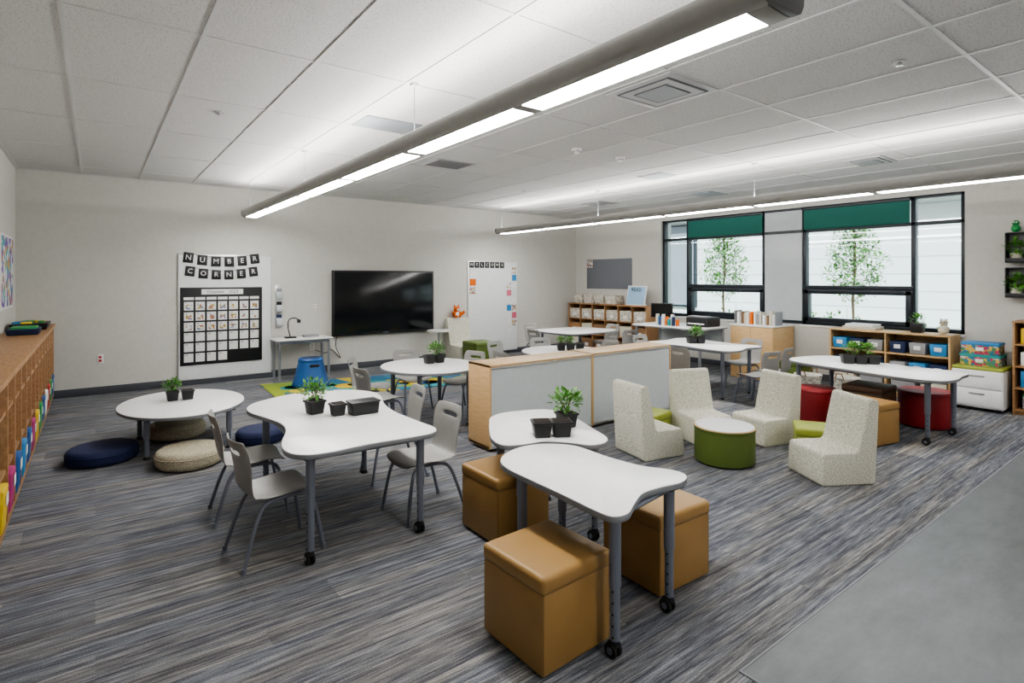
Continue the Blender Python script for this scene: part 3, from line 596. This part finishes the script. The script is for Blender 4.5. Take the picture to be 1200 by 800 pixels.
b=B(); b.box((0,0,.075),(.36,.38,.15),M_black,.02); b.box((-.1,0,.158),(.15,.32,.018),C_gry,.006); b.box((-.18,0,.05),(.05,.28,.015),M_paper); b.done("desktop_printer",(7.58,5.1,.75))
b=B()
for i in range(9): b.box((random.uniform(-.05,.05),i*.04-.16,.05+.02*(i%3)),(.06,.03,.1+.04*(i%3)),[C_org,C_navy,M_paper,C_teal,C_org,M_paper,C_brn,C_blue,C_crm][i],.005)
b.done("desk_supplies",(7.28,5.55,.75))
b=B(); b.bx(0,.62,0,.66,.0,.78,M_maple,.003); b.bx(-.01,.63,-.01,.67,.78,.805,M_white,.003); b.bx(-.004,.0,.01,.325,.08,.76,M_maple,.002); b.bx(-.004,0,.335,.65,.08,.76,M_maple,.002); b.bx(.0,.62,-.004,0,.06,.76,M_maple,.002)
b.done("wood_cabinet",(7.82,4.12,0))
b=B()
for i in range(12): hh=random.uniform(.14,.21); b.box((random.uniform(-.02,.02),-.28+i*.05,hh/2),(.17,.03+.012*(i%2),hh),[M_paper,C_crm,C_brn,M_paper,C_crm,C_gry,M_paper,C_org][i%8],.002)
b.box((.0,-.31,.1),(.2,.012,.2),C_gry); b.box((0,.33,.1),(.2,.012,.2),C_gry); b.done("book_row",(8.02,4.44,.8055))
def f_right(b,r,c,y0,y1,z0,z1,d):
    if r==0: 
        for i in range(2): yy=y0+(i+.5)*(y1-y0)/2; b.box((d/2,yy,z0+.08),(d*.8,(y1-y0)*.42,.16),[C_crm,C_gry,C_crm][(c+i)%3],.01,taper=.92)
    else:
        n=3; 
        for i in range(n): yy=y0+(i+.5)*(y1-y0)/n; b.box((d/2-.02,yy,z0+.07),(d*.8,(y1-y0)*.28,.14),[C_gry,C_navy,C_blu2,C_gry,C_navy][(c*3+i+r)%5],.008,taper=.9); b.box((.02,yy,z0+.08),(.005,.07,.05),M_paper)
shelfunit("storage_shelf",8.06,2.1,1.35,.38,.82,3,2,M_maple,f_right)
def basket(x,y):
    b=B(); b.cyl((0,0,.0),(0,0,.26),.13,M_bask,.16,seg=24); b.cyl((0,0,.255),(0,0,.275),.165,M_bask,.165,seg=24)
    for a in (0,math.pi): b.tube([(.16*math.cos(a),-.05,.26),(.17*math.cos(a),-.03,.33),(.17*math.cos(a),.03,.33),(.16*math.cos(a),.05,.26)],.008,C_brn,6)
    b.done("woven_basket",(x,y,0))
basket(7.30,3.38); basket(7.45,3.0)
b=B(); b.box((0,0,.06),(.14,.14,.12),M_black,.01,taper=.85); leaves(b,(0,0,.16),.07,80,.04); b.done("potted_plant",(8.25,2.48,.82))
b=B(); b.ball((0,0,.06),.06,C_crm,(1,1,1)); b.ball((0,0,.14),.045,C_crm); 
for s in (-1,1): b.cyl((0,s*.025,.17),(0,s*.035,.2),.014,C_crm,.002,seg=8); b.ball((-.04,s*.015,.145),.008,M_black)
b.ball((-.05,0,.13),.008,C_yel); b.done("owl_plush",(8.2,2.2,.82))
b=B(); b.box((0,0,.02),(.3,.4,.04),C_crm,.006); b.box((0,0,.055),(.26,.34,.03),M_paper,.004); b.done("paper_tray",(8.25,3.1,.82))
b=B(); b.bx(0,.46,0,.46,.04,.46,M_white,.008); b.bx(.0,.46,0,.46,.46,.50,M_lime,.014,seg=3)
for z in (.06,.26): b.bx(-.014,0,.012,.448,z,z+.185,M_white,.006); b.bx(-.02,-.012,.16,.3,z+.13,z+.15,M_alu,.002)
for x in (.05,.41):
    for y in (.05,.41): b.cyl((x-.008,y,.022),(x+.008,y,.022),.022,M_rubber,seg=16); b.cyl((x,y,.03),(x,y,.045),.01,M_black,seg=8)
b.done("mobile_file_cabinet",(7.96,1.6,0))
for z,sx in ((.50,.36),(.632,.33)):
    b=B(); b.box((0,0,.05),(sx*.8,sx,.10),M_flor,.006); b.box((0,0,.115),(sx*.82,sx+.01,.03),[C_teal,C_blu2][z>.6],.004); b.box((-.006-sx*.4,0,.06),(.006,.07,.04),M_paper,.001); b.done("floral_storage_box",(8.2,1.83,z))
def f_tall(b,r,c,y0,y1,z0,z1,d):
    k=0; y=y0+.01
    if r==0: b.box((d/2,(y0+y1)/2,z0+.07),(d*.7,(y1-y0)*.8,.14),C_gry,.01); b.box((d/2,(y0+y1)/2,z0+.15),(d*.7,(y1-y0)*.8,.02),C_grn,.005); return
    while y<y1-.06:
        t=random.uniform(.015,.05); hh=random.uniform(.45,.85)*(z1-z0); b.bx(.05,d-.05,y,y+t,z0,z0+hh,RAIN[(k+r*3)%len(RAIN)],.002); y+=t+.002; k+=1
shelfunit("tall_bookshelf",8.08,.45,1.1,.38,1.03,4,2,M_cub,f_tall)
for z in (1.28,1.68):
    b=B(); b.bx(-.02,0,-.24,.24,0,.34,C_gry,.004); b.bx(-.16,-.02,-.24,.24,0.0,.02,M_black,.004); b.bx(-.165,-.155,-.24,.24,.0,.05,M_black,.003)
    for s in (-1,1): b.bx(-.16,-.02,s*.24-.006,s*.24+.006,0,.34,M_black,.003)
    b.bx(-.16,-.02,-.24,.24,.33,.345,M_black,.003)
    for yy,mm in ((-.14,C_brn),(.02,M_black),(.16,C_crm)): b.cyl((-.09,yy,.02),(-.09,yy,.11),.045,mm,.055,seg=18); leaves(b,(-.10,yy,.18),.085,110,.055)
    if z>1.5: b.ball((-.1,.16,.39),.045,C_grn); b.ball((-.1,.16,.45),.035,C_grn); b.ball((-.13,.15,.46),.01,M_paper); b.ball((-.13,.175,.46),.01,M_paper)
    b.done("wall_planter",(X1-.001,1.42,z))
# ------------------------------------------------------------------ lights / world
w=bpy.data.worlds.new("world"); SC.world=w; w.use_nodes=True; nt=w.node_tree; bg=nt.nodes["Background"]
sk=N(nt,"ShaderNodeTexSky"); sk.sky_type='PREETHAM'; sk.turbidity=6; sk.sun_direction=(-.5,-.3,.7)
hs=N(nt,"ShaderNodeHueSaturation"); hs.inputs["Saturation"].default_value=.35; nt.links.new(sk.outputs[0],hs.inputs["Color"]); nt.links.new(hs.outputs[0],bg.inputs[0]); bg.inputs[1].default_value=1.5
su=bpy.data.lights.new("sun","SUN"); su.energy=7; su.angle=.03; su.color=(1,.97,.9); so=bpy.data.objects.new("sun",su); SC.collection.objects.link(so)
so.rotation_euler=Vector((.62,.35,-.62)).to_track_quat('-Z','Y').to_euler(); so.location=(0,0,10)
cam=bpy.data.cameras.new("camera"); co=bpy.data.objects.new("camera",cam); SC.collection.objects.link(co); SC.camera=co
cam.sensor_width=36; cam.lens=648/1200*36; cam.shift_y=-74/1200; cam.clip_start=.05
co.location=(0,0,1.5); co.rotation_euler=(math.radians(90),0,math.radians(-37))
SC.view_settings.view_transform='AgX'; SC.view_settings.look='AgX - Medium High Contrast'; SC.view_settings.exposure=.78
